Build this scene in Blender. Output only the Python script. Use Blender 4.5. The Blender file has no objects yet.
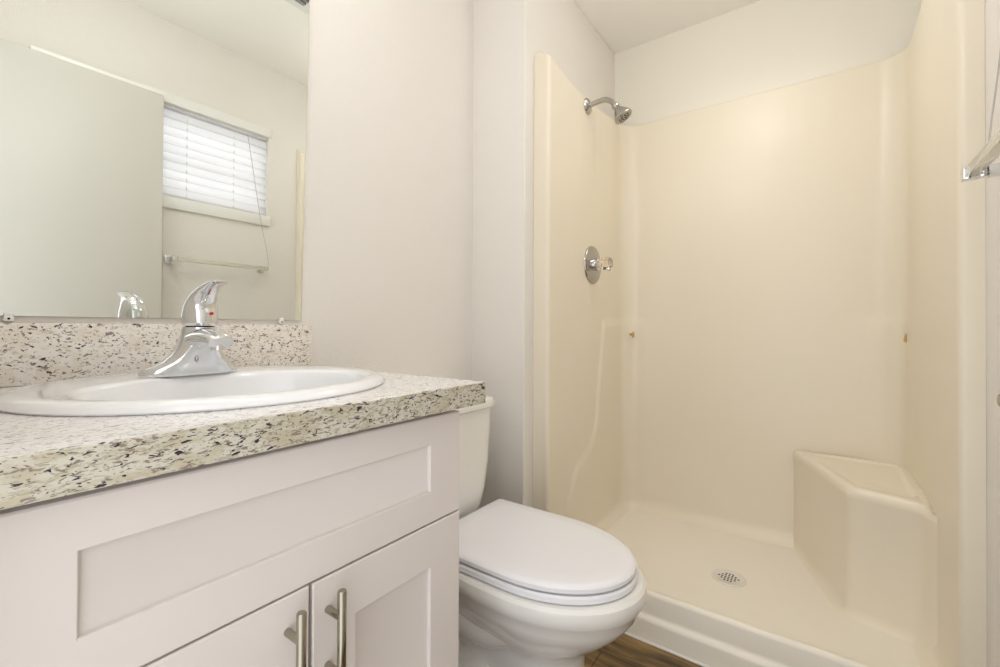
import bpy, bmesh, math, random
from mathutils import Vector, Matrix

random.seed(4)
C = bpy.context.scene.collection
SC = bpy.context.scene
PI = math.pi

# ------------------------------------------------------------------ camera
EYE = 0.9974
TH, PITCH, ROLL = 0.6249, 0.0066, 0.0040
F0 = Vector((math.cos(TH), math.sin(TH), 0)); R0 = Vector((math.sin(TH), -math.cos(TH), 0)); U0 = Vector((0, 0, 1))
fwd = F0*math.cos(PITCH) + U0*math.sin(PITCH)
up1 = U0*math.cos(PITCH) - F0*math.sin(PITCH)
right = R0*math.cos(ROLL) + up1*math.sin(ROLL)
up = up1*math.cos(ROLL) - R0*math.sin(ROLL)
cam_data = bpy.data.cameras.new('camera')
cam = bpy.data.objects.new('camera', cam_data); C.objects.link(cam)
M = Matrix((right, up, -fwd)).transposed().to_4x4(); M.translation = Vector((0, 0, EYE))
cam.matrix_world = M
cam_data.sensor_fit = 'HORIZONTAL'; cam_data.sensor_width = 36
cam_data.lens = 445.94*36/1000
cam_data.shift_y = -(333.5-324.23)/1000
cam_data.clip_start = 0.02
SC.camera = cam

# ------------------------------------------------------------------ world, lights, exposure
w = bpy.data.worlds.new('daylight'); SC.world = w; w.use_nodes = True
bg = w.node_tree.nodes['Background']
bg.inputs[0].default_value = (0.965, 0.985, 1.015, 1); bg.inputs[1].default_value = 1.8

CEIL_Z = 2.428
def area(name, loc, size, sizey, power, color, rot):
    d = bpy.data.lights.new(name, 'AREA'); d.shape = 'RECTANGLE'; d.size = size; d.size_y = sizey
    d.energy = power; d.color = color
    o = bpy.data.objects.new(name, d); C.objects.link(o); o.location = loc; o.rotation_euler = rot
    return o
area('vanity_light', (0.35, 0.98, 2.16), 0.55, 0.10, 0.6, (0.98, 0.98, 1.0), (math.radians(-30), 0, 0))
area('shower_fill_area', (1.68, 0.22, CEIL_Z-0.012), 0.45, 0.45, 1.3, (1.0, 0.99, 0.97), (0, 0, 0)).data.spread = math.radians(120)  # added fill, no real fitting: brightens the stall from above
sl = bpy.data.lights.new('shower_fill_point', 'POINT'); sl.energy = 2.3; sl.color = (1.0, 0.985, 0.96); sl.shadow_soft_size = 0.10  # unseen fill added to lift the shower's ceiling and upper walls
slo = bpy.data.objects.new('shower_fill_point', sl); C.objects.link(slo); slo.location = (1.50, 0.26, 2.13)
gl = bpy.data.lights.new('room_fill_point', 'POINT'); gl.energy = 5.0; gl.color = (0.98, 0.98, 1.0); gl.shadow_soft_size = 0.05  # unseen fill added out of view, hung low to brighten the ceiling
go = bpy.data.objects.new('room_fill_point', gl); C.objects.link(go); go.location = (0.48, 0.48, 2.11)
sn = bpy.data.lights.new('sun', 'SUN'); sn.energy = 8; sn.angle = math.radians(12); sn.color = (0.98, 0.98, 1.0)
sno = bpy.data.objects.new('sun', sn); C.objects.link(sno)
sno.rotation_euler = Vector((0.05, 1.0, -0.42)).to_track_quat('-Z', 'Y').to_euler()

SC.view_settings.view_transform = 'Standard'
SC.view_settings.look = 'None'
SC.view_settings.exposure = 0.14
SC.view_settings.gamma = 1.0
SC.view_settings.use_curve_mapping = False

# ------------------------------------------------------------------ helpers
def lin(c):
    out = []
    for v in c:
        v = v/255.0
        out.append(v/12.92 if v <= 0.04045 else ((v+0.055)/1.055)**2.4)
    return (out[0], out[1], out[2], 1)

def mat(name, rgb, rough=0.5, metal=0.0, spec=0.5, coat=0.0, bump=None):
    m = bpy.data.materials.new(name); m.use_nodes = True
    b = m.node_tree.nodes['Principled BSDF']
    b.inputs['Base Color'].default_value = lin(rgb)
    b.inputs['Roughness'].default_value = rough
    b.inputs['Metallic'].default_value = metal
    b.inputs['Specular IOR Level'].default_value = spec
    b.inputs['Coat Weight'].default_value = coat
    if bump:
        scale, strength, dist, stretch = bump
        nt = m.node_tree
        tc = nt.nodes.new('ShaderNodeTexCoord'); mp = nt.nodes.new('ShaderNodeMapping')
        mp.inputs['Scale'].default_value = stretch
        n = nt.nodes.new('ShaderNodeTexNoise'); n.inputs['Scale'].default_value = scale; n.inputs['Detail'].default_value = 2
        bp = nt.nodes.new('ShaderNodeBump'); bp.inputs['Strength'].default_value = strength; bp.inputs['Distance'].default_value = dist
        nt.links.new(tc.outputs['Object'], mp.inputs[0]); nt.links.new(mp.outputs[0], n.inputs['Vector'])
        nt.links.new(n.outputs['Fac'], bp.inputs['Height']); nt.links.new(bp.outputs[0], b.inputs['Normal'])
    return m

def granite(name, stretch, base, warm, cover=0.0, soft=(196, 184, 170)):
    m = bpy.data.materials.new(name); m.use_nodes = True
    nt = m.node_tree; b = nt.nodes['Principled BSDF']
    b.inputs['Roughness'].default_value = 0.2
    tc = nt.nodes.new('ShaderNodeTexCoord')
    def noise(scale, detail, st, off):
        mp = nt.nodes.new('ShaderNodeMapping'); mp.inputs['Scale'].default_value = st; mp.inputs['Location'].default_value = off
        nt.links.new(tc.outputs['Object'], mp.inputs[0])
        n = nt.nodes.new('ShaderNodeTexNoise'); n.inputs['Scale'].default_value = scale; n.inputs['Detail'].default_value = detail
        n.inputs['Roughness'].default_value = 0.62; n.inputs['Distortion'].default_value = 0.6
        nt.links.new(mp.outputs[0], n.inputs['Vector']); return n.outputs['Fac']
    def ramp(src, a, c):
        r = nt.nodes.new('ShaderNodeMapRange'); r.inputs['From Min'].default_value = a; r.inputs['From Max'].default_value = c
        r.interpolation_type = 'SMOOTHSTEP'; nt.links.new(src, r.inputs['Value']); return r.outputs['Result']
    def mix(fac, c1, c2):
        x = nt.nodes.new('ShaderNodeMix'); x.data_type = 'RGBA'
        nt.links.new(fac, x.inputs[0])
        if isinstance(c1, tuple): x.inputs[6].default_value = c1
        else: nt.links.new(c1, x.inputs[6])
        x.inputs[7].default_value = c2
        return x.outputs[2]
    st = stretch
    col = mix(ramp(noise(26, 3, st, (1, 2, 3)), 0.42, 0.62), lin(base), lin(warm))
    col = mix(ramp(noise(110, 2, st, (5, 1, 7)), 0.57-cover, 0.66-cover), col, lin(soft))
    col = mix(ramp(noise(105, 2, st, (11, 4, 2)), 0.61-cover, 0.66-cover), col, lin((142, 128, 118)))
    col = mix(ramp(noise(95, 2, st, (3, 14, 9)), 0.645-cover*0.8, 0.68-cover*0.8), col, lin((58, 50, 58)))
    col = mix(ramp(noise(150, 1, st, (23, 6, 1)), 0.67, 0.71), col, lin((70, 58, 66)))
    nt.links.new(col, b.inputs['Base Color'])
    return m

def wood(name):
    m = bpy.data.materials.new(name); m.use_nodes = True
    nt = m.node_tree; b = nt.nodes['Principled BSDF']; b.inputs['Roughness'].default_value = 0.42
    tc = nt.nodes.new('ShaderNodeTexCoord')
    mp = nt.nodes.new('ShaderNodeMapping'); mp.inputs['Scale'].default_value = (9, 1.0, 1)
    nt.links.new(tc.outputs['Object'], mp.inputs[0])
    n = nt.nodes.new('ShaderNodeTexNoise'); n.inputs['Scale'].default_value = 3.2; n.inputs['Detail'].default_value = 6; n.inputs['Distortion'].default_value = 0.7
    nt.links.new(mp.outputs[0], n.inputs['Vector'])
    r = nt.nodes.new('ShaderNodeValToRGB')
    e = r.color_ramp.elements
    e[0].position = 0.33; e[0].color = lin((60, 46, 28)); e[1].position = 0.68; e[1].color = lin((172, 140, 90))
    x = e.new(0.5); x.color = lin((116, 92, 57))
    nt.links.new(n.outputs['Fac'], r.inputs[0])
    br = nt.nodes.new('ShaderNodeTexBrick'); br.inputs['Scale'].default_value = 1.0
    br.inputs['Brick Width'].default_value = 1.1; br.inputs['Row Height'].default_value = 0.145
    br.inputs['Mortar Size'].default_value = 0.0015
    br.inputs['Color1'].default_value = (1, 1, 1, 1); br.inputs['Color2'].default_value = (.78, .76, .74, 1); br.inputs['Mortar'].default_value = (.25, .22, .2, 1)
    mp2 = nt.nodes.new('ShaderNodeMapping'); mp2.inputs['Rotation'].default_value = (0, 0, PI/2)
    nt.links.new(tc.outputs['Object'], mp2.inputs[0]); nt.links.new(mp2.outputs[0], br.inputs['Vector'])
    mx = nt.nodes.new('ShaderNodeMix'); mx.data_type = 'RGBA'; mx.blend_type = 'MULTIPLY'; mx.inputs[0].default_value = 1
    nt.links.new(r.outputs[0], mx.inputs[6]); nt.links.new(br.outputs['Color'], mx.inputs[7])
    nt.links.new(mx.outputs[2], b.inputs['Base Color'])
    return m

def translucent_white(name):
    m = bpy.data.materials.new(name); m.use_nodes = True
    nt = m.node_tree; out = nt.nodes['Material Output']; b = nt.nodes['Principled BSDF']
    b.inputs['Base Color'].default_value = lin((250, 249, 250)); b.inputs['Roughness'].default_value = 0.4
    t = nt.nodes.new('ShaderNodeBsdfTranslucent'); t.inputs[0].default_value = lin((252, 251, 253))
    mx = nt.nodes.new('ShaderNodeMixShader'); mx.inputs[0].default_value = 0.55
    nt.links.new(b.outputs[0], mx.inputs[1]); nt.links.new(t.outputs[0], mx.inputs[2]); nt.links.new(mx.outputs[0], out.inputs[0])
    return m

def clear(name, rgb, rough=0.02, ior=1.49):
    m = mat(name, rgb, rough)
    b = m.node_tree.nodes['Principled BSDF']; b.inputs['Transmission Weight'].default_value = 1.0; b.inputs['IOR'].default_value = ior
    return m

def acrylic():
    m = mat('clear_acrylic', (244, 240, 226), 0.12)
    m.node_tree.nodes['Principled BSDF'].inputs['Transmission Weight'].default_value = 0.55
    return m

MT = dict(
    wall=mat('wall_paint', (239, 234, 227), 0.6, bump=(170, 0.4, 0.003, (1, 1, 1))),
    bathwall=mat('shower_wall_paint', (242, 237, 224), 0.6, bump=(170, 0.12, 0.002, (1, 1, 1))),
    ceil=mat('ceiling_paint', (250, 247, 240), 0.8),
    ivory=mat('ivory_fibreglass', (241, 231, 211), 0.30, coat=0.0, bump=(5.0, 0.5, 0.004, (3.5, 3.5, 0.10))),
    ivory_lit=mat('ivory_lit', (247, 240, 226), 0.4),  # paler copy of the stall ivory; overhead light put into the colour
    cabinet=mat('cabinet_paint', (226, 218, 213), 0.38),
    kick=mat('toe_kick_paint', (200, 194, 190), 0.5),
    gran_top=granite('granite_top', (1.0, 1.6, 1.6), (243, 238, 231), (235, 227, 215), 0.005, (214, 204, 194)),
    gran_sheen=granite('granite_sheen', (0.9, 2.6, 2.6), (246, 243, 241), (240, 236, 232), 0.0, (226, 220, 220)),  # top face only: glancing reflection painted in as paler stone and flecks
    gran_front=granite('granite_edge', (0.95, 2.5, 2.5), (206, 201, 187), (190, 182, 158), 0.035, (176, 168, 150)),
    porcelain=mat('white_porcelain', (245, 245, 246), 0.08, coat=0.5),
    toilet=mat('toilet_porcelain', (243, 241, 236), 0.1, coat=0.4),
    seat=mat('seat_white', (244, 243, 246), 0.22),
    chrome=mat('chrome', (225, 226, 228), 0.05, 1.0),
    nickel=mat('brushed_nickel', (166, 159, 143), 0.22, 1.0),
    mirror=mat('mirror_silver', (236, 240, 236), 0.0, 1.0),
    mirror_edge=mat('mirror_edge', (150, 158, 150), 0.3),
    door=mat('door_paint', (220, 216, 208), 0.45),
    strip=mat('bright_strip', (248, 246, 240), 0.4),
    trim=mat('trim_paint', (246, 244, 240), 0.4),
    slat=translucent_white('blind_slat'),
    plastic=mat('white_plastic', (240, 240, 238), 0.35),
    cord=mat('blind_cord', (196, 192, 184), 0.6),
    acrylic=acrylic(),
    knob=clear('clear_knob', (250, 240, 228), 0.05),
    glass=clear('window_glass', (255, 255, 255), 0.0, 1.05),
    amber=mat('amber_peg', (204, 166, 104), 0.3),
    dark=mat('dark_hole', (24, 23, 22), 0.8),
    red=mat('red_dot', (208, 30, 34), 0.3),
    vent=mat('vent_white', (232, 232, 228), 0.5),
    grey=mat('grey_grille', (150, 150, 148), 0.5),
    drainmat=mat('drain_white', (236, 231, 222), 0.3),
    chrome_reflect=mat('chrome_dark_reflect', (178, 175, 170), 0.16, 1.0),  # darker chrome, not wear: grey reflections put into the base colour
    caulk=mat('white_caulk', (244, 240, 232), 0.35),
    floor=wood('wood_plank_floor'),
)

def mk(name, bm, m, parent=None, smooth=True, recalc=True):
    if recalc: bmesh.ops.recalc_face_normals(bm, faces=bm.faces)
    me = bpy.data.meshes.new(name); bm.to_mesh(me); bm.free()
    if m: me.materials.append(MT[m])
    if smooth:
        for p in me.polygons: p.use_smooth = True
    o = bpy.data.objects.new(name, me); C.objects.link(o)
    if smooth:
        me.set_sharp_from_angle(angle=math.radians(38))
    if parent: o.parent = parent
    return o

def thing(name, label, cat, loc=(0, 0, 0), group=None):
    o = bpy.data.objects.new(name, None); C.objects.link(o); o.location = loc
    o.empty_display_size = 0.05
    o['label'] = label; o['category'] = cat
    if group: o['group'] = group
    return o

def tag(o, label, cat, group=None):
    o['label'] = label; o['category'] = cat
    if group: o['group'] = group
    return o

def struct(o, label=None, cat=None):
    o['kind'] = 'structure'
    if label: o['label'] = label
    if cat: o['category'] = cat
    return o

def box(bm, x0, x1, y0, y1, z0, z1, bev=0.0, seg=2):
    t = bmesh.new()
    vs = [t.verts.new((x, y, z)) for x in (x0, x1) for y in (y0, y1) for z in (z0, z1)]
    for f in ((0, 1, 3, 2), (4, 6, 7, 5), (0, 4, 5, 1), (2, 3, 7, 6), (0, 2, 6, 4), (1, 5, 7, 3)):
        t.faces.new([vs[i] for i in f])
    bmesh.ops.recalc_face_normals(t, faces=t.faces)
    if bev: bmesh.ops.bevel(t, geom=t.edges[:], offset=bev, segments=seg, profile=0.5, affect='EDGES')
    me = bpy.data.meshes.new('tmp'); t.to_mesh(me); t.free(); bm.from_mesh(me); bpy.data.meshes.remove(me)
    return bm

def loft(bm, rings, cap0=True, cap1=True, closed=True):
    vr = [[bm.verts.new(p) for p in r] for r in rings]
    n = len(rings[0])
    for a, b in zip(vr[:-1], vr[1:]):
        for i in range(n if closed else n-1):
            j = (i+1) % n
            bm.faces.new((a[i], a[j], b[j], b[i]))
    if cap0: bm.faces.new(vr[0])
    if cap1: bm.faces.new(list(reversed(vr[-1])))
    return vr

def lathe(bm, prof, axis=(0, 0, 1), loc=(0, 0, 0), n=32):
    # prof: list of (radius, height along axis)
    ax = Vector(axis).normalized()
    a = ax.orthogonal().normalized(); b = ax.cross(a)
    loc = Vector(loc)
    rings = []
    for r, h in prof:
        r = max(r, 1e-5)
        rings.append([loc + ax*h + (a*math.cos(t) + b*math.sin(t))*r for t in [2*PI*i/n for i in range(n)]])
    loft(bm, rings)

def tube(bm, pts, rads, n=16, flat=1.0, upv=(0, 0, 1)):
    pts = [Vector(p) for p in pts]
    if not isinstance(rads, (list, tuple)): rads = [rads]*len(pts)
    rings = []
    for i, p in enumerate(pts):
        t = (pts[min(i+1, len(pts)-1)] - pts[max(i-1, 0)]).normalized()
        u = Vector(upv) - t*Vector(upv).dot(t)
        if u.length < 1e-3: u = t.orthogonal()
        u.normalize(); s = t.cross(u)
        r = rads[i]; rw, rh = (r if isinstance(r, tuple) else (r, r*flat))
        rings.append([p + s*(rw*math.cos(a)) + u*(rh*math.sin(a)) for a in [2*PI*k/n for k in range(n)]])
    loft(bm, rings)

def bez(pts, n=16):
    # Catmull-Rom through pts
    P = [Vector(p) for p in pts]; P = [P[0]*2-P[1]] + P + [P[-1]*2-P[-2]]
    out = []
    for i in range(1, len(P)-2):
        for k in range(n):
            t = k/n
            out.append(0.5*((2*P[i]) + (P[i+1]-P[i-1])*t + (2*P[i-1]-5*P[i]+4*P[i+1]-P[i+2])*t*t + (3*P[i]-P[i-1]-3*P[i+1]+P[i+2])*t**3))
    out.append(P[-2]); return out

def sstep(a, b, x):
    t = min(1, max(0, (x-a)/(b-a))); return t*t*(3-2*t)

def interp(tab, x):
    if x <= tab[0][0]: return tab[0][1]
    for (a, va), (b, vb) in zip(tab[:-1], tab[1:]):
        if x <= b: return va + (vb-va)*(x-a)/(b-a)
    return tab[-1][1]

# ------------------------------------------------------------------ room shell
CEIL = 2.428
YM = 1.122      # mirror wall
XW = 1.368      # wing wall beside the toilet
YR = 0.878      # shower side of the wing wall
XB = 2.233      # far wall of the shower
YO = -0.2952    # wall with the window
XL = 0.0        # wall with the doorway
XF = 1.43       # front of the shower unit

bm = bmesh.new(); box(bm, -0.12, XB+0.12, YO-0.14, YM+0.12, -0.06, 0.0)
struct(mk('floor', bm, 'floor', smooth=False), 'brown wood plank floor under toilet and vanity', 'floor')
bm = bmesh.new(); box(bm, -0.12, XB+0.12, YO-0.14, YM+0.12, CEIL, CEIL+0.06)
struct(mk('ceiling', bm, 'ceil', smooth=False), 'cream ceiling over shower and vanity', 'ceiling')
bm = bmesh.new(); box(bm, -0.12, XW+0.001, YM, YM+0.12, 0, CEIL)
struct(mk('wall_back', bm, 'wall', smooth=False), 'off-white textured wall behind mirror and toilet tank', 'wall')
bm = bmesh.new(); box(bm, XW, XB+0.12, YR, YM+0.12, 0, CEIL, 0.004)
struct(mk('wall_wing', bm, 'wall', smooth=False), 'white wall return beside the toilet and shower', 'wall')
bm = bmesh.new(); box(bm, XB, XB+0.12, YO-0.14, YR, 0, CEIL)
struct(mk('wall_right', bm, 'bathwall', smooth=False), 'cream wall above the shower panel', 'wall')
# left wall with the doorway the photograph is taken from
bm = bmesh.new()
box(bm, XL-0.11, XL, 0.50, YM, 0, CEIL); box(bm, XL-0.11, XL, YO, 0.50, 2.05, CEIL)
struct(mk('wall_left', bm, 'wall', smooth=False), 'off-white wall with the doorway', 'wall')
# window wall in four pieces round the opening
WX0, WX1, WZ0, WZ1 = 0.690, 1.262, 1.600, 2.036
bm = bmesh.new()
box(bm, -0.12, WX0, YO-0.14, YO, 0, CEIL); box(bm, WX1, XB+0.12, YO-0.14, YO, 0, CEIL)
box(bm, WX0, WX1, YO-0.14, YO, 0, WZ0); box(bm, WX0, WX1, YO-0.14, YO, WZ1, CEIL)
struct(mk('wall_front', bm, 'wall', smooth=False), 'off-white wall with window and towel bar', 'wall')

# window: frame, pane, apron and head casing
win = thing('window_1', 'small window behind white blind, seen in the mirror', 'window', ((WX0+WX1)/2, YO-0.07, WZ0))
win['kind'] = 'structure'
def wl(bm): 
    bmesh.ops.translate(bm, verts=bm.verts, vec=-Vector(win.location)); return bm
bm = bmesh.new()
y0, y1 = YO-0.125, YO-0.085
box(bm, WX0, WX0+0.03, y0, y1, WZ0, WZ1); box(bm, WX1-0.03, WX1, y0, y1, WZ0, WZ1)
box(bm, WX0+0.03, WX1-0.03, y0, y1, WZ0, WZ0+0.03); box(bm, WX0+0.03, WX1-0.03, y0, y1, WZ1-0.03, WZ1)
box(bm, WX0+0.03, WX1-0.03, y0, y1-0.01, 1.80, 1.825)
mk('window_frame', wl(bm), 'plastic', win, False)
bm = bmesh.new(); box(bm, WX0+0.03, WX1-0.03, YO-0.107, YO-0.103, WZ0+0.03, 1.80)
box(bm, WX0+0.03, WX1-0.03, YO-0.107, YO-0.103, 1.825, WZ1-0.03)
mk('window_glass', wl(bm), 'glass', win, False)
bm = bmesh.new(); box(bm, WX0-0.012, WX1+0.012, YO, YO+0.014, WZ0-0.058, WZ0-0.002, 0.004)
mk('window_sill', wl(bm), 'trim', win)
bm = bmesh.new(); box(bm, WX0-0.012, WX1+0.012, YO, YO+0.010, WZ1+0.003, WZ1+0.052, 0.003)
mk('head_casing', wl(bm), 'trim', win)

# white caulk bead along the shower threshold
bm = bmesh.new()
tube(bm, [(XF-0.005, YR-0.002, 0.003), (XF-0.005, YO+0.004, 0.003)], 0.0045, 8)
struct(mk('trim_1', bm, 'caulk'), 'thin white bead where shower threshold meets floor', 'trim')

# ------------------------------------------------------------------ door, folded open against the window wall
d = thing('door_1', 'flat pale slab door standing open, filling left of mirror', 'door', (XL+0.005, YO+0.045, 0.012))
d['kind'] = 'structure'
bm = bmesh.new(); box(bm, 0, 0.747, -0.018, 0.018, 0, 2.030, 0.002)
mk('door_leaf', bm, 'door', d)
bm = bmesh.new(); box(bm, 0.32, 0.747, -0.018, 0.0182, 2.030, 2.046, 0.001)
mk('top_strip', bm, 'strip', d)
for z in (0.25, 1.02, 1.80):
    bm = bmesh.new(); box(bm, -0.004, 0.002, -0.018, 0.018, z, z+0.09)
    mk('hinge', bm, 'nickel', d)

# ------------------------------------------------------------------ window blind
bl = thing('window_blind', 'white slatted blind lowered over the small window', 'blind', ((WX0+WX1)/2, YO-0.022, WZ1))
hw = (WX1-WX0)/2-0.004
bm = bmesh.new(); box(bm, -hw, hw, -0.020, 0.018, -0.014, -0.001, 0.003)
mk('headrail', bm, 'slat', bl)
ns = 10; zt, zb = -0.034, -0.406
for k in range(ns):
    zc = zt + (zb-zt)*k/(ns-1)
    bm = bmesh.new()
    ang = math.radians(66); ring = []
    prof = []
    for t in (-1, -0.5, 0, 0.5, 1):
        a = t*0.0255; crown = 0.0028*(1-t*t)
        yy = a*math.cos(ang) + crown*math.sin(ang); zz = -a*math.sin(ang)+crown*math.cos(ang)
        prof.append((yy, zz))
    back = [(y-0.0022*math.sin(ang), z-0.0022*math.cos(ang)) for y, z in reversed(prof)]
    pr = prof+back
    loft(bm, [[(-hw, y, zc+z) for y, z in pr], [(hw, y, zc+z) for y, z in pr]])
    mk('slat', bm, 'slat', bl)
bm = bmesh.new(); box(bm, -hw, hw, -0.014, 0.014, -0.433, -0.420, 0.003)
mk('bottom_rail', bm, 'slat', bl)
for x in (0.868, 1.083):
    bm = bmesh.new(); tube(bm, [(x-bl.location.x, 0.0225, -0.012), (x-bl.location.x, 0.0225, -0.424)], 0.0006, 6)
    for k in range(ns):
        z = zt+(zb-zt)*k/(ns-1)-0.018
        lathe(bm, [(0, -0.005), (0.003, -0.004), (0.003, 0.004), (0, 0.005)], (0, 0, 1), (x-bl.location.x, 0.0222, z), 10)
    mk('ladder_cord', bm, 'plastic', bl)
bm = bmesh.new()
P = [(1.145, YO+0.012, 2.015), (1.182, YO+0.016, 1.78), (1.219, YO+0.022, 1.54), (1.245, YO+0.03, 1.40), (1.256, YO+0.035, 1.312)]
tube(bm, [Vector(p)-Vector(bl.location) for p in bez(P, 6)], 0.0015, 8)
mk('pull_cord', bm, 'cord', bl)

# ------------------------------------------------------------------ towel bar
tb = thing('towel_bar', 'clear square towel bar on chrome posts below the window', 'towel bar', (1.02, YO, 1.2976))
for x in (1.2265, 0.800):
    bm = bmesh.new()
    box(bm, x-1.02-0.019, x-1.02+0.019, 0.0005, 0.008, -0.019, 0.019, 0.002)
    box(bm, x-1.02-0.010, x-1.02+0.010, 0.008, 0.056, -0.011, 0.011, 0.002)
    box(bm, x-1.02-0.011, x-1.02+0.011, 0.050, 0.074, -0.0125, 0.0125, 0.002)
    mk('bracket', bm, 'chrome', tb)
bm = bmesh.new(); box(bm, 0.811-1.02, 1.2165-1.02, 0.053, 0.072, -0.0095, 0.0095, 0.0015)
mk('bar', bm, 'acrylic', tb)

# small chrome fitting below it
wf = thing('wall_fitting', 'small round chrome fitting at the right edge, below towel bar', 'wall fitting', (1.192, YO, 0.868))
bm = bmesh.new(); lathe(bm, [(0.0, 0.0005), (0.026, 0.0005), (0.026, 0.005), (0.017, 0.010), (0.010, 0.014)], (0, 1, 0))
mk('flange', bm, 'chrome_reflect', wf)
bm = bmesh.new(); lathe(bm, [(0.008, 0.010), (0.008, 0.020), (0.013, 0.024), (0.014, 0.030), (0.010, 0.034), (0.0, 0.035)], (0, 1, 0))
mk('knob', bm, 'chrome_reflect', wf)

# ------------------------------------------------------------------ ceiling vent
cv = thing('ceiling_vent', 'white square louvred ceiling vent at top of mirror', 'vent', (0.985, 0.455, CEIL))
bm = bmesh.new()
H, I = 0.14, 0.105
for (x0, x1, y0, y1) in ((-H, H, -H, -I), (-H, H, I, H), (-H, -I, -I, I), (I, H, -I, I)):
    box(bm, x0, x1, y0, y1, -0.014, -0.001)
mk('frame', bm, 'vent', cv, False)
bm = bmesh.new(); box(bm, -I, I, -I, I, -0.004, -0.001); mk('backing', bm, 'grey', cv, False)
for k in range(9):
    y = -I+0.012+k*(2*I-0.02)/8
    bm = bmesh.new(); box(bm, -I, I, y-0.007, y+0.004, -0.012, -0.005); mk('louvre', bm, 'grey', cv, False)

# ------------------------------------------------------------------ mirror
mr = thing('mirror', 'large frameless mirror on wall above the backsplash', 'mirror', (0.33, YM-0.004, 1.018))
LEAN = 0.0054
def my(z): return 1.117 - (z-EYE)*math.tan(LEAN)      # reflecting face
bm = bmesh.new()
z0, z1 = 1.0135, 2.02; x0 = 0.01
quad = [(x0, z0), (0.6495, z0), (0.666, z1), (x0, z1)]
o = mr.location
fr = [bm.verts.new((x-o.x, my(z)-o.y, z-o.z)) for x, z in quad]
f = bm.faces.new(fr)
mg = mk('mirror_glass', bm, 'mirror', mr, False, False)
# thickness behind the silvered face
bm = bmesh.new()
A = [(x-o.x, my(z)-o.y+0.0002, z-o.z) for x, z in quad]; B = [(x-o.x, my(z)-o.y+0.0036, z-o.z) for x, z in quad]
loft(bm, [A, B]); mk('mirror_edge', bm, 'mirror_edge', mr, False)
for x in (0.125, 0.594):
    bm = bmesh.new(); box(bm, x-o.x-0.006, x-o.x+0.006, 1.1105-o.y, 1.1215-o.y, 1.0040-o.z, 1.0130-o.z, 0.001)
    box(bm, x-o.x-0.005, x-o.x+0.005, 1.1115-o.y, 1.1155-o.y, 1.0125-o.z, 1.0190-o.z, 0.001)
    cl = mk('clip', bm, 'trim', mr)
    bm = bmesh.new(); lathe(bm, [(0.0018, -0.0005), (0.0018, 0.0008), (0, 0.001)], (0, -1, 0), (x-o.x, 1.1105-o.y, 1.0085-o.z), 12)
    mk('screw', bm, 'dark', cl)

# ------------------------------------------------------------------ vanity cabinet
YF = 0.549; CT = 0.8936; CTB = 0.8535
CX0, CX1 = 0.035, 0.636
vc = thing('vanity_cabinet', 'white shaker vanity cabinet under the granite counter', 'cabinet', ((CX0+CX1)/2, 0.83, 0))
vo = Vector(vc.location)
def loc(bm, ov): bmesh.ops.translate(bm, verts=bm.verts, vec=-Vector(ov)); return bm
bm = bmesh.new()
for xa in (CX0, CX1-0.016):
    box(bm, xa, xa+0.016, YF+0.020, YM-0.002, 0.10, 0.846); box(bm, xa, xa+0.016, YF+0.045, YM-0.002, 0.846, CTB-0.0005)
box(bm, CX0+0.016, CX1-0.016, YF+0.020, YM-0.002, 0.10, 0.116); box(bm, CX0+0.016, CX1-0.016, YM-0.008, YM-0.002, 0.116, CTB-0.0005)
box(bm, CX0+0.016, CX1-0.016, YF+0.060, YF+0.076, CTB-0.06, CTB-0.0005); box(bm, CX0+0.016, CX1-0.016, YF+0.020, YF+0.036, 0.64, 0.672)
box(bm, 0.32, 0.352, YF+0.020, YF+0.036, 0.116, 0.64)
mk('body', loc(bm, vo), 'cabinet', vc)
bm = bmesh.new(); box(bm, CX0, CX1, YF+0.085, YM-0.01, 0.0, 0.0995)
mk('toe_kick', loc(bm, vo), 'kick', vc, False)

def shaker(x0, x1, z0, z1, px0, px1, pz0, pz1, depth=0.0065, th=0.019, sl=0.003):
    bm = bmesh.new()
    def ring(a0, a1, b0, b1, y): return [(a0, y, b0), (a1, y, b0), (a1, y, b1), (a0, y, b1)]
    e = 0.002
    R = [ring(x0, x1, z0, z1, YF+th), ring(x0, x1, z0, z1, YF+e), ring(x0+e, x1-e, z0+e, z1-e, YF),
         ring(px0-sl, px1+sl, pz0-sl, pz1+sl, YF), ring(px0-sl*0.55, px1+sl*0.55, pz0-sl*0.55, pz1+sl*0.55, YF+0.0012),
         ring(px0-0.001, px1+0.001, pz0-0.001, pz1+0.001, YF+depth-0.0005), ring(px0, px1, pz0, pz1, YF+depth)]
    loft(bm, R); return bm
mk('drawer_front', loc(shaker(CX0+0.003, CX1-0.001, 0.6575, 0.8405, 0.1085, 0.5555, 0.7135, 0.790), vo), 'cabinet', vc)
doors = []
for (x0, x1, p0, p1, hx) in ((CX0+0.003, 0.3335, 0.108, 0.263, 0.3035), (0.3385, CX1-0.001, 0.4085, 0.5565, 0.3605)):
    dr = mk('door', loc(shaker(x0, x1, 0.105, 0.6545, p0, p1, 0.175, 0.579), vo), 'cabinet', vc)
    bm = bmesh.new()
    tube(bm, [(hx, YF-0.032, 0.497), (hx, YF-0.032, 0.4985), (hx, YF-0.032, 0.6455), (hx, YF-0.032, 0.647)], [0.005, 0.006, 0.006, 0.005], 20, upv=(0, 1, 0))
    for z in (0.6105, 0.5345):
        tube(bm, [(hx, YF+0.0, z), (hx, YF-0.030, z)], 0.0050, 14)
    hd = mk('handle', loc(bm, vo), 'nickel', dr)

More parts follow.
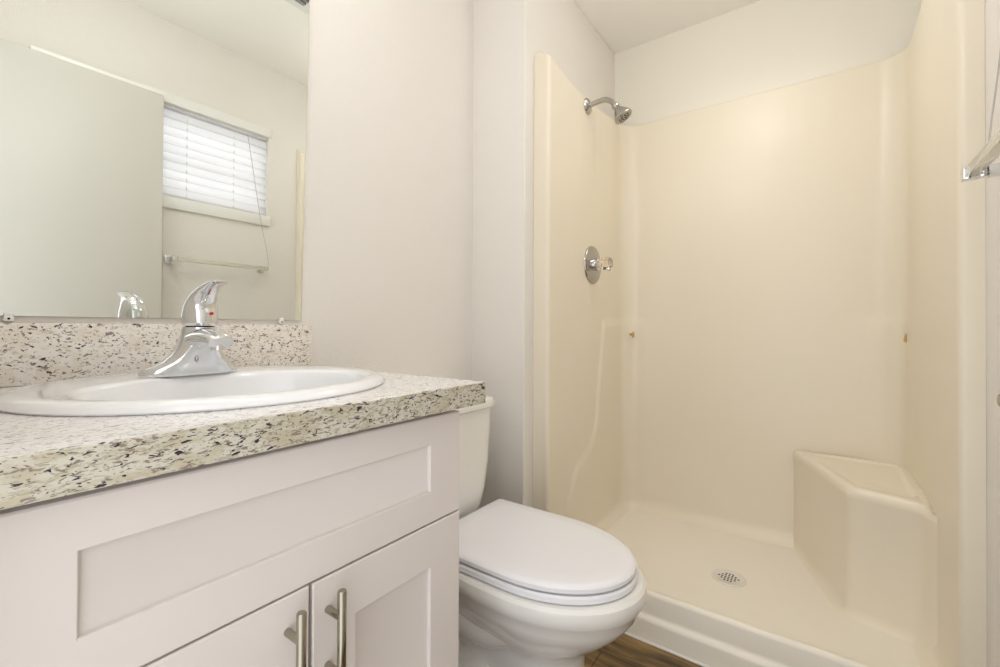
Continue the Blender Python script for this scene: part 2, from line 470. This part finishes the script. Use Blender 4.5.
# ------------------------------------------------------------------ countertop with backsplash
SX, SY, SA, SB = 0.350, 0.838, 0.271, 0.262
ct = thing('countertop', 'speckled cream granite countertop with matching backsplash on vanity', 'countertop', (0.336, 0.82, CTB))
co = Vector(ct.location)
bm = bmesh.new()
X0, X1, Y0, Y1 = 0.003, 0.672, 0.518, YM-0.0015
N = 96
def rect_pt(a):
    # from the sink centre to the slab's edge along angle a
    dx, dy = math.cos(a), math.sin(a); t = 1e9
    if dx > 1e-9: t = min(t, (X1-SX)/dx)
    if dx < -1e-9: t = min(t, (X0-SX)/dx)
    if dy > 1e-9: t = min(t, (Y1-SY)/dy)
    if dy < -1e-9: t = min(t, (Y0-SY)/dy)
    return SX+dx*t, SY+dy*t
angs = [2*PI*i/N for i in range(N)]
for cx, cy in ((X0, Y0), (X1, Y0), (X1, Y1), (X0, Y1)):
    a = math.atan2(cy-SY, cx-SX) % (2*PI)
    k = min(range(N), key=lambda i: abs((angs[i]-a+PI) % (2*PI)-PI)); angs[k] = a
outer = [rect_pt(a) for a in angs]
inner = [(SX+(SA-0.022)*math.cos(a), SY+(SB-0.022)*math.sin(a)) for a in angs]
e = 0.0014
def inset(p):
    return (min(max(p[0], X0+e), X1-e), min(max(p[1], Y0+e), Y1-e))
rings = [[(x, y, CTB) for x, y in inner], [(x, y, CTB) for x, y in outer], [(x, y, CT-e) for x, y in outer],
         [(inset(p)[0], inset(p)[1], CT) for p in outer], [(x, y, CT) for x, y in inner], [(x, y, CTB) for x, y in inner]]
vr = loft(bm, rings, False, False)
bmesh.ops.remove_doubles(bm, verts=bm.verts, dist=1e-6)
slab = mk('slab', loc(bm, co), 'gran_sheen', ct)
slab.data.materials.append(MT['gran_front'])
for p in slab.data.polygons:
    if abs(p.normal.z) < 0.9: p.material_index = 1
bm = bmesh.new(); box(bm, X0, 0.672, 1.103, YM-0.001, CT+0.0003, 1.0015, 0.0025)
mk('backsplash', loc(bm, co), 'gran_top', ct)

# ------------------------------------------------------------------ sink
sk = thing('sink', 'round white drop-in sink set in the granite counter', 'sink', (SX, SY, CT))
bm = bmesh.new()
NS = 96
def srings(prof):
    R = []
    for a, b, dy, z in prof:
        R.append([(a*math.cos(t), dy + b*math.sin(t), z) for t in [2*PI*i/NS for i in range(NS)]])
    return R
prof = [(SA-q, SB-q, 0, z) for q, z in ((0.026, -0.030), (0.024, 0.0006), (0.001, 0.0006), (-0.0005, 0.003), (0.002, 0.0085), (0.008, 0.0125), (0.016, 0.0145), (0.024, 0.0148))]
# basin is set forward, leaving a ledge behind for the faucet
prof += [(0.216, 0.176, -0.066, 0.0142), (0.209, 0.168, -0.069, 0.0125), (0.204, 0.163, -0.070, 0.008), (0.200, 0.159, -0.070, -0.002), (0.192, 0.151, -0.070, -0.030), (0.170, 0.132, -0.068, -0.075), (0.130, 0.104, -0.062, -0.115), (0.080, 0.066, -0.058, -0.138), (0.028, 0.028, -0.056, -0.146)]
loft(bm, srings(prof), False, True)
mk('basin', bm, 'porcelain', sk)
bm = bmesh.new(); lathe(bm, [(0.010, -0.004), (0.022, -0.003), (0.027, 0.0006), (0.024, 0.003), (0.018, 0.0015), (0.0, 0.0015)], (0, 0, 1), (0, -0.056, -0.1455), 28)
mk('drain', bm, 'chrome', sk)

# ------------------------------------------------------------------ faucet
fc = thing('faucet', 'chrome single-lever faucet on the back of the sink', 'faucet', (0.337, 0.950, CT+0.0147))
fc.rotation_euler = (0, 0, 0)
bm = bmesh.new()
def sring(cx, cy, a, b, z, p=2.4, n=48, tilt=0):
    R = []
    for i in range(n):
        t = 2*PI*i/n; c, s = math.cos(t), math.sin(t)
        x = a*math.copysign(abs(c)**(2/p), c); y = b*math.copysign(abs(s)**(2/p), s)
        R.append((cx+x, cy+y, z + tilt*y))
    return R
loft(bm, [sring(0, 0, 0.078, 0.027, 0), sring(0, 0, 0.079, 0.028, 0.004), sring(0, 0, 0.076, 0.0275, 0.011), sring(0.002, -0.003, 0.066, 0.0275, 0.017),
          sring(0.004, -0.006, 0.053, 0.0275, 0.025), sring(0.006, -0.010, 0.042, 0.0275, 0.037), sring(0.007, -0.014, 0.035, 0.0275, 0.050), sring(0.007, -0.017, 0.031, 0.0275, 0.064, 2.2),
          sring(0.007, -0.018, 0.029, 0.0265, 0.078, 2.0), sring(0.007, -0.018, 0.0275, 0.0255, 0.087, 2.0), sring(0.007, -0.018, 0.021, 0.02, 0.0895, 2.0)])
mk('body', bm, 'chrome', fc)
bm = bmesh.new()
sp = bez([(0.006, 0.0, 0.056), (0.006, -0.035, 0.067), (0.006, -0.072, 0.069), (0.006, -0.098, 0.065), (0.006, -0.109, 0.060)], 6)
rr = []
for i in range(len(sp)):
    t = i/(len(sp)-1); rr.append((0.030-0.010*t, 0.021-0.0115*t))
tube(bm, sp, rr, 24)
lathe(bm, [(0.0095, 0.0), (0.0105, -0.004), (0.0105, -0.012), (0.007, -0.0125), (0, -0.0125)], (0, 0, 1), (0.006, -0.097, 0.060), 20)
mk('spout', bm, 'chrome', fc)
# handle: a dome that sweeps up into a lever bent towards the user
bm = bmesh.new()
path_ = [(0.007, y-0.016, z) for y, z in ((-0.002, 0.0897), (-0.002, 0.095), (-0.002, 0.106), (-0.004, 0.120), (-0.009, 0.133), (-0.019, 0.144), (-0.036, 0.154), (-0.057, 0.161), (-0.078, 0.165), (-0.092, 0.165))]
rad = [(0.0265, 0.0265), (0.0290, 0.0290), (0.0295, 0.0290), (0.0280, 0.0265), (0.0250, 0.0215), (0.0215, 0.0160), (0.0180, 0.0110), (0.0160, 0.0075), (0.0145, 0.0052), (0.009, 0.002)]
P = bez(path_, 5)
RR = []
for i in range(len(P)):
    t = i/5; k = min(int(t), len(rad)-2); u = t-k
    RR.append((rad[k][0]+(rad[k+1][0]-rad[k][0])*u, rad[k][1]+(rad[k+1][1]-rad[k][1])*u))
tube(bm, P, RR, 28, upv=(0, 1, 0.02))
hl = mk('lever_handle', bm, 'chrome', fc)
bm = bmesh.new(); lathe(bm, [(0.0, -0.0015), (0.0027, -0.0015), (0.0027, 0.0010), (0.0015, 0.0016), (0, 0.0016)], (0.32, -1, 0.10), (0.016, -0.0465, 0.112), 16)
mk('temperature_dot', bm, 'red', hl)
bm = bmesh.new(); 
ring = [(-0.004+0.0022*math.cos(t), -0.0366, 0.030+0.0060*math.sin(t)) for t in [2*PI*i/20 for i in range(21)]]
tube(bm, ring, 0.0006, 6, upv=(0, 1, 0)); mk('oval_mark', bm, 'grey', fc)

# ------------------------------------------------------------------ toilet
TX = 1.025
tl = thing('toilet', 'white toilet with closed lid between vanity and shower', 'toilet', (TX, 0.75, 0))
to = Vector(tl.location)
def egg(hw, yf, yb, z, yc=None, pf=2.0, pb=2.6, n=72, cx=TX):
    yc = yc if yc is not None else yf + (yb-yf)*0.52
    R = []
    for i in range(n):
        t = 2*PI*i/n; c, s = math.cos(t), math.sin(t)
        p = pf if s < 0 else pb
        x = hw*math.copysign(abs(c)**(2/p), c)
        ly = (yc-yf) if s < 0 else (yb-yc)
        R.append((cx+x, yc+ly*math.copysign(abs(s)**(2/p), s), z))
    return R
ZL = 0.385
bm = bmesh.new()
lev = [(0.000, 0.112, 0.470, 1.02, 3.0), (0.012, 0.112, 0.470, 1.02, 3.0), (0.030, 0.104, 0.478, 1.01, 2.8), (0.100, 0.098, 0.486, 1.00, 2.6), (0.175, 0.099, 0.484, 0.99, 2.5),
       (0.203, 0.106, 0.474, 0.98, 2.4), (0.222, 0.122, 0.450, 0.96, 2.3), (0.240, 0.139, 0.424, 0.95, 2.3), (0.265, 0.157, 0.396, 0.94, 2.3), (0.292, 0.173, 0.369, 0.94, 2.3), (0.320, 0.189, 0.349, 0.93, 2.4),
       (0.344, 0.195, 0.339, 0.93, 2.5), (0.349, 0.200, 0.335, 0.93, 2.5), (0.370, 0.203, 0.331, 0.93, 2.6), (0.383, 0.201, 0.333, 0.93, 2.6), (0.3895, 0.194, 0.340, 0.925, 2.6)]
loft(bm, [egg(hw, yf, yb, z, 0.60, 2.05, pb) for z, hw, yf, yb, pb in lev])
mk('bowl', loc(bm, to), 'toilet', tl)
# trapway bulges along each side
for s in (-1, 1):
    bm = bmesh.new()
    pts = bez([(TX+s*0.088, 0.62, 0.235), (TX+s*0.092, 0.72, 0.205), (TX+s*0.090, 0.82, 0.215), (TX+s*0.083, 0.885, 0.16), (TX+s*0.086, 0.835, 0.095), (TX+s*0.092, 0.740, 0.085), (TX+s*0.090, 0.700, 0.082)], 6)
    tube(bm, pts, [0.028+0.022*math.sin(0.86*PI*i/(len(pts)-1))**0.7 for i in range(len(pts))], 20)
    mk('trapway', loc(bm, to), 'toilet', tl)
    bm = bmesh.new(); lathe(bm, [(0.019, 0.0), (0.019, 0.012), (0.016, 0.022), (0.009, 0.029), (0, 0.031)], (0, 0, 1), (TX+s*0.128, 0.80, 0.0), 24)
    mk('bolt_cap', loc(bm, to), 'porcelain', tl)
# seat ring, lid
def lid_ring(hw, yf, z, ins=0.0):
    yb, yc, hb = 0.872-ins, 0.600, hw*1.0-0.002-ins
    hw -= ins; yf += ins
    P = []
    for i in range(33):                      # front half ellipse, left to right
        t = PI + PI*i/32
        P.append((TX+hw*math.cos(t), yc+(yc-yf)*math.copysign(abs(math.sin(t))**(2/2.05), math.sin(t)), z))
    for i in range(1, 13):                   # right flank
        u = i/12; y = yc+(yb-0.010-yc)*u
        P.append((TX+hw-(hw-hb)*u*u, y, z))
    for i in range(1, 5):
        a = PI/2*i/4; P.append((TX+hb-0.010+0.010*math.cos(a), yb-0.010+0.010*math.sin(a), z))
    Q = [(2*TX-x, y, zz) for x, y, zz in P[33:]]
    return P + list(reversed(Q))
bm = bmesh.new()
loft(bm, [lid_ring(0.185, 0.353, 0.3912, 0.003), lid_ring(0.185, 0.353, 0.395), lid_ring(0.185, 0.353, 0.405), lid_ring(0.185, 0.353, 0.4095, 0.004)])
mk('seat', loc(bm, to), 'seat', tl)
bm = bmesh.new()
loft(bm, [lid_ring(0.183, 0.356, 0.4130, 0.003), lid_ring(0.183, 0.356, 0.4165), lid_ring(0.183, 0.356, 0.425), lid_ring(0.183, 0.356, 0.4305, 0.005), lid_ring(0.183, 0.356, 0.4330, 0.014), lid_ring(0.183, 0.356, 0.4340, 0.05)])
mk('lid', loc(bm, to), 'seat', tl)
for s in (-1, 1):
    bm = bmesh.new(); box(bm, TX+s*0.075-0.012, TX+s*0.075+0.012, 0.820, 0.866, 0.3906, 0.4132, 0.003)
    mk('hinge', loc(bm, to), 'seat', tl)
# tank
bm = bmesh.new()
def trect(hx, y0, y1, z, p=7, cx=1.008, n=64):
    R = []
    for i in range(n):
        t = 2*PI*i/n; c, s = math.cos(t), math.sin(t)
        R.append((cx+hx*math.copysign(abs(c)**(2/p), c), (y0+y1)/2+(y1-y0)/2*math.copysign(abs(s)**(2/p), s), z))
    return R
loft(bm, [trect(0.130, 0.905, 1.085, 0.386), trect(0.140, 0.900, 1.09, 0.400), trect(0.158, 0.892, 1.10, 0.432), trect(0.172, 0.888, 1.105, 0.48), trect(0.184, 0.884, 1.110, 0.56), trect(0.196, 0.880, 1.112, 0.735)])
mk('tank', loc(bm, to), 'toilet', tl)
bm = bmesh.new()
loft(bm, [trect(0.199, 0.876, 1.116, 0.7355), trect(0.204, 0.871, 1.118, 0.739), trect(0.205, 0.870, 1.118, 0.755), trect(0.201, 0.875, 1.116, 0.765), trect(0.190, 0.886, 1.108, 0.768)])
mk('tank_lid', loc(bm, to), 'toilet', tl)
bm = bmesh.new()
lathe(bm, [(0.0, 0.0), (0.014, 0.0), (0.014, 0.006), (0.008, 0.010), (0.006, 0.018)], (0, -1, 0), (0.865, 0.8825, 0.685), 18)
tube(bm, [(0.865, 0.868, 0.685), (0.885, 0.866, 0.683), (0.925, 0.866, 0.675)], [0.006, 0.0055, 0.005], 12)
mk('flush_lever', loc(bm, to), 'chrome', tl)
bm = bmesh.new()
tube(bm, bez([(0.88, YM-0.001, 0.17), (0.88, YM-0.06, 0.17), (0.885, YM-0.075, 0.20), (0.89, YM-0.09, 0.30), (0.895, 1.03, 0.395)], 6), 0.005, 10)
lathe(bm, [(0.0, 0.0), (0.024, 0.0), (0.022, 0.004), (0.008, 0.006)], (0, -1, 0), (0.88, YM-0.0005, 0.17), 20)
mk('supply_line', loc(bm, to), 'chrome', tl)

# ------------------------------------------------------------------ shower unit
sh = thing('shower_surround', 'ivory one-piece shower stall with built-in corner seat', 'shower', (1.80, 0.28, 0))
so = Vector(sh.location)
YL, YRt, XBk = 0.8125, -0.252, 2.203    # inner faces
ZP = 0.105                               # pan level
CR = 0.085
path = []   # (x, y, inward nx, ny, tag, s)
def seg(p, q, n, nx, ny, tg):
    for i in range(n): 
        t = i/n; path.append((p[0]+(q[0]-p[0])*t, p[1]+(q[1]-p[1])*t, nx, ny, tg))
def arc(cx, cy, r, a0, a1, n, tg, sign=-1):
    for i in range(n):
        a = a0+(a1-a0)*i/n
        path.append((cx+r*math.cos(a), cy+r*math.sin(a), sign*math.cos(a), sign*math.sin(a), tg))
FR = 0.014
seg((XF, YR-0.0004), (XF, YL+FR), 8, -1, 0, 'f')
arc(XF+FR, YL+FR, FR, PI, 1.5*PI, 6, 'f', 1)
seg((XF+FR, YL), (XBk-CR, YL), 60, 0, -1, 'l')
arc(XBk-CR, YL-CR, CR, PI/2, 0, 14, 'cl')
seg((XBk, YL-CR), (XBk, YRt+CR), 70, -1, 0, 'b')
arc(XBk-CR, YRt+CR, CR, 0, -PI/2, 14, 'cr')
seg((XBk-CR, YRt), (XF+FR, YRt), 40, 0, 1, 'r')
arc(XF+FR, YRt-FR, FR, PI/2, PI, 6, 'f', 1)
seg((XF, YRt-FR), (XF, YO+0.0003), 6, -1, 0, 'f')
path.append((XF, YO+0.0003, -1, 0, 'f'))
NV = 110
def ztop(x, y, tg):
    if tg == 'f': return interp([(YO, 2.028), (YRt, 2.004), (YL, 2.002), (YR-0.02, 2.027), (YR, 2.020)], y)
    if tg == 'l': return interp([(1.44, 2.002), (1.50, 1.988), (1.60, 1.974), (1.75, 1.970), (1.95, 1.985), (2.12, 2.008)], x)
    if tg == 'r': return interp([(1.44, 2.004), (1.50, 2.005), (2.12, 2.005)], x)
    return 2.008
def disp(x, y, z, tg):
    d = 0.0
    # soap ledges: the corner column is thicker below 1.026 m and flares out at its foot
    if tg in ('l', 'cl', 'b', 'cr', 'r'):
        xe = interp([(0.30, 1.58), (0.42, 1.655), (0.445, 1.71), (0.47, 1.77), (0.505, 1.815), (0.56, 1.845), (1.026, 1.930)], z)
        if tg == 'l': m = sstep(xe-0.008, xe+0.010, x)
        elif tg == 'cl': m = 1
        elif tg == 'b': m = max(sstep(0.655, 0.715, y), 1-sstep(-0.155, -0.095, y))
        elif tg == 'cr': m = 1
        else: m = sstep(2.04, 2.12, x)
        d += 0.0075*m*(1-sstep(1.016, 1.030, z))
    # fillet into the pan
    r = 0.055
    if tg != 'f' and z < ZP+r:
        u = (z-ZP)/r; d += r*(1-math.sqrt(max(0, 1-(1-u)**2)))
    return d
zs = []
for k in range(NV+1):
    t = k/NV; zs.append(t)
bm = bmesh.new()
rings = []
for t in zs:
    R = []
    for (x, y, nx, ny, tg) in path:
        zt_ = ztop(x, y, tg)
        zb_ = ZP-0.004 if tg != 'f' else 0.002
        # concentrate rows near the fillet and the ledge
        z = zb_ + (zt_-zb_)*t
        d = disp(x, y, z, tg)
        R.append((x+nx*d, y+ny*d, z))
    rings.append(R)
# rounded lip and return to the wall at the top
R = []; R2 = []
for (x, y, nx, ny, tg) in path:
    zt_ = ztop(x, y, tg)
    R.append((x-nx*0.006, y-ny*0.006, zt_+0.005))
    bx, by = x-nx*0.028, y-ny*0.028
    if tg == 'l': by = YR-0.0015
    if tg == 'r': by = YO+0.0015
    if tg == 'f': bx, by = XF+0.02, y
    R2.append((bx, by, zt_+0.006))
rings += [R, R2]
loft(bm, rings, False, False, closed=False)
mk('wall_panel', loc(bm, so), 'ivory', sh)
# pan
bm = bmesh.new()
DX, DY = 1.790, 0.272
nx_, ny_ = 48, 60
x0, x1, y0, y1 = 1.452, XBk+0.002, YRt-0.002, YL+0.002
g = []
for i in range(nx_+1):
    row = []
    for j in range(ny_+1):
        x = x0+(x1-x0)*i/nx_; y = y0+(y1-y0)*j/ny_
        r = math.hypot(x-DX, y-DY)
        row.append(bm.verts.new((x, y, ZP+0.002-0.010*(1-sstep(0.02, 0.5, r)))))
    g.append(row)
for i in range(nx_):
    for j in range(ny_):
        bm.faces.new((g[i][j], g[i+1][j], g[i+1][j+1], g[i][j+1]))
mk('shower_pan', loc(bm, so), 'ivory_lit', sh)
# threshold: stepped front face, rounded top
bm = bmesh.new()
pr = [(XF, 0.001), (XF, 0.062), (XF+0.002, 0.068), (XF+0.007, 0.0725), (XF+0.013, 0.0745), (XF+0.0155, 0.078), (XF+0.016, 0.085), (XF+0.018, 0.135), (XF+0.021, 0.142), (XF+0.028, 0.146), (XF+0.045, 0.144), (XF+0.060, 0.134), (XF+0.075, 0.114), (XF+0.085, 0.106), (XF+0.085, 0.03)]
NY = 24
loft(bm, [[(x, YL-0.0+0.004+(YRt-YL-0.008)*k/NY, z) for x, z in pr] for k in range(NY+1)])
mk('threshold', loc(bm, so), 'ivory_lit', sh)
# corner seat
bm = bmesh.new()
poly = [(2.198, 0.093), (1.775, -0.068), (1.728, -0.222), (1.640, -0.262), (2.198, -0.262)]
def fillet(P, rr, n=8):
    out = []
    for i in range(len(P)):
        p0, p1, p2 = Vector(P[i-1]), Vector(P[i]), Vector(P[(i+1) % len(P)])
        r = rr[i]
        if r <= 0: out += [p1.copy()]; continue
        a = (p0-p1).normalized(); b = (p2-p1).normalized()
        half = a.angle(b)/2; d = min(r/math.tan(half), 0.48*(p0-p1).length, 0.48*(p2-p1).length)
        s0, s1 = p1+a*d, p1+b*d
        for k in range(n+1):
            t = k/n; out.append(s0*(1-t)**2 + p1*2*t*(1-t) + s1*t*t)
    return out
def offs(P, d):
    n = len(P); out = []
    for i in range(n):
        e0 = (P[i]-P[i-1]).normalized(); e1 = (P[(i+1) % n]-P[i]).normalized()
        t = (e0+e1).normalized(); nr = Vector((-t.y, t.x))
        out.append(P[i]+nr*d)
    return out
base = fillet(poly, [0, 0.045, 0.050, 0.050, 0])
inner = fillet([(2.168, 0.042), (1.822, -0.088), (1.786, -0.205), (1.805, -0.226), (2.168, -0.228)], [0, 0.035, 0.012, 0.012, 0])
ZS = 0.500
R = []
for z, dd in ((ZP-0.004, -0.030), (ZP+0.004, -0.018), (ZP+0.014, -0.008), (ZP+0.030, -0.002), (ZP+0.055, 0.0), (ZS-0.09, 0.002), (ZS-0.055, 0.001), (ZS-0.030, -0.003), (ZS-0.018, -0.003), (ZS-0.009, 0.0015), (ZS-0.002, 0.007), (ZS, 0.013), (ZS, 0.019)):
    R.append([(p.x, p.y, z) for p in offs(base, dd)])
# tray inside the rim
R += [[(p.x, p.y, z) for p in offs(inner, dd)] for z, dd in ((ZS-0.0005, -0.004), (ZS-0.004, 0.002), (ZS-0.008, 0.010), (ZS-0.009, 0.018))]
loft(bm, R)
mk('corner_seat', loc(bm, so), 'ivory', sh)

# drain
dn = thing('shower_drain', 'round perforated drain cover in the shower pan', 'drain', (DX, DY, ZP-0.0075))
bm = bmesh.new(); lathe(bm, [(0.056, -0.002), (0.056, 0.003), (0.054, 0.0045), (0.048, 0.0045), (0.046, 0.003), (0, 0.003)], (0, 0, 1), (0, 0, 0), 40)
mk('cover', bm, 'drainmat', dn)
bm = bmesh.new()
for i in range(-2, 3):
    for j in range(-3, 4):
        if i*i*1.6+j*j <= 9.5:
            x, y = i*0.0125, j*0.0105
            lathe(bm, [(0.0038, 0.0025), (0.0038, 0.0034), (0, 0.0034)], (0, 0, 1), (x, y, 0), 10)
mk('perforations', bm, 'dark', dn, False)

# pegs on the corner ledges
for (x, y, nx, ny, lb) in ((2.160, 0.757, -0.60, -0.80, 'small amber peg under the left soap ledge, near the valve'), (2.125, YRt, 0.0, 1.0, 'small amber peg in the right shower corner above the seat')):
    pg = bmesh.new()
    lathe(pg, [(0.0065, -0.012), (0.0065, 0.002), (0.0045, 0.005), (0.0045, 0.010)], (nx, ny, 0), (0, 0, 0), 14)
    lathe(pg, [(0, -0.017), (0.0055, -0.014), (0.0065, -0.008), (0.0045, 0.004), (0.003, 0.012), (0, 0.014)], (0, 0, 1), (nx*0.010, ny*0.010, 0), 14)
    o = mk('shower_peg', pg, 'amber'); o.location = (x, y, 0.965); tag(o, lb, 'peg', 'amber pegs in the shower corners')

# shower head
hd = thing('showerhead', 'chrome shower head on a bent arm high on left wall', 'shower head', (1.757, YL, 1.942))
bm = bmesh.new(); lathe(bm, [(0.0, -0.0008), (0.034, -0.0008), (0.034, 0.003), (0.028, 0.009), (0.014, 0.014), (0.011, 0.016)], (0, -1, 0), (0, 0, 0), 32)
mk('flange', bm, 'chrome_reflect', hd)
arm = bez([(0, -0.004, 0), (0, -0.05, 0.006), (0, -0.085, 0.004), (0.0, -0.110, -0.012), (0, -0.122, -0.028)], 8)
bm = bmesh.new(); tube(bm, arm, 0.0105, 18)
mk('arm', bm, 'chrome_reflect', hd)
bm = bmesh.new()
ax = Vector((0.16, -0.50, -0.80)).normalized()
lathe(bm, [(0.010, -0.006), (0.0145, 0.0), (0.0155, 0.010), (0.0125, 0.016), (0.015, 0.022), (0.022, 0.032), (0.031, 0.046), (0.0375, 0.058), (0.0385, 0.066), (0.036, 0.070), (0.031, 0.071), (0.028, 0.068), (0.018, 0.067), (0, 0.068)], ax, arm[-1], 32)
nz = mk('nozzle', bm, 'chrome_reflect', hd)
bm = bmesh.new()
a = ax.orthogonal().normalized(); b = ax.cross(a)
for rr_, n in ((0.010, 6), (0.021, 12)):
    for i in range(n):
        t = 2*PI*i/n
        lathe(bm, [(0.0022, 0.0675), (0.0018, 0.0705), (0, 0.071)], ax, Vector(arm[-1])+a*rr_*math.cos(t)+b*rr_*math.sin(t), 8)
mk('spray_jets', bm, 'dark', nz, False)

# valve
vl = thing('shower_valve', 'round chrome valve plate with clear knob on left shower wall', 'valve', (1.811, YL, 1.270))
bm = bmesh.new(); lathe(bm, [(0.0, -0.0008), (0.083, -0.0008), (0.083, 0.003), (0.080, 0.007), (0.060, 0.011), (0.034, 0.014), (0.030, 0.014)], (0, -1, 0), (0, 0, 0), 48)
mk('escutcheon', bm, 'chrome_reflect', vl)
bm = bmesh.new(); lathe(bm, [(0.026, 0.012), (0.026, 0.030), (0.020, 0.034), (0.016, 0.036), (0.016, 0.050), (0, 0.050)], (0, -1, 0), (0, 0, 0), 28)
mk('stem', bm, 'chrome', vl)
bm = bmesh.new()
NK = 48; ringsk = []
for r, h in [(0.008, 0.0505), (0.024, 0.052), (0.029, 0.060), (0.030, 0.074), (0.027, 0.084), (0.018, 0.089)]:
    ringsk.append([(r*(1+0.07*math.cos(6*t))*math.cos(t), -h, r*(1+0.07*math.cos(6*t))*math.sin(t)) for t in [2*PI*i/NK for i in range(NK)]])
loft(bm, ringsk)
mk('knob', bm, 'knob', vl)
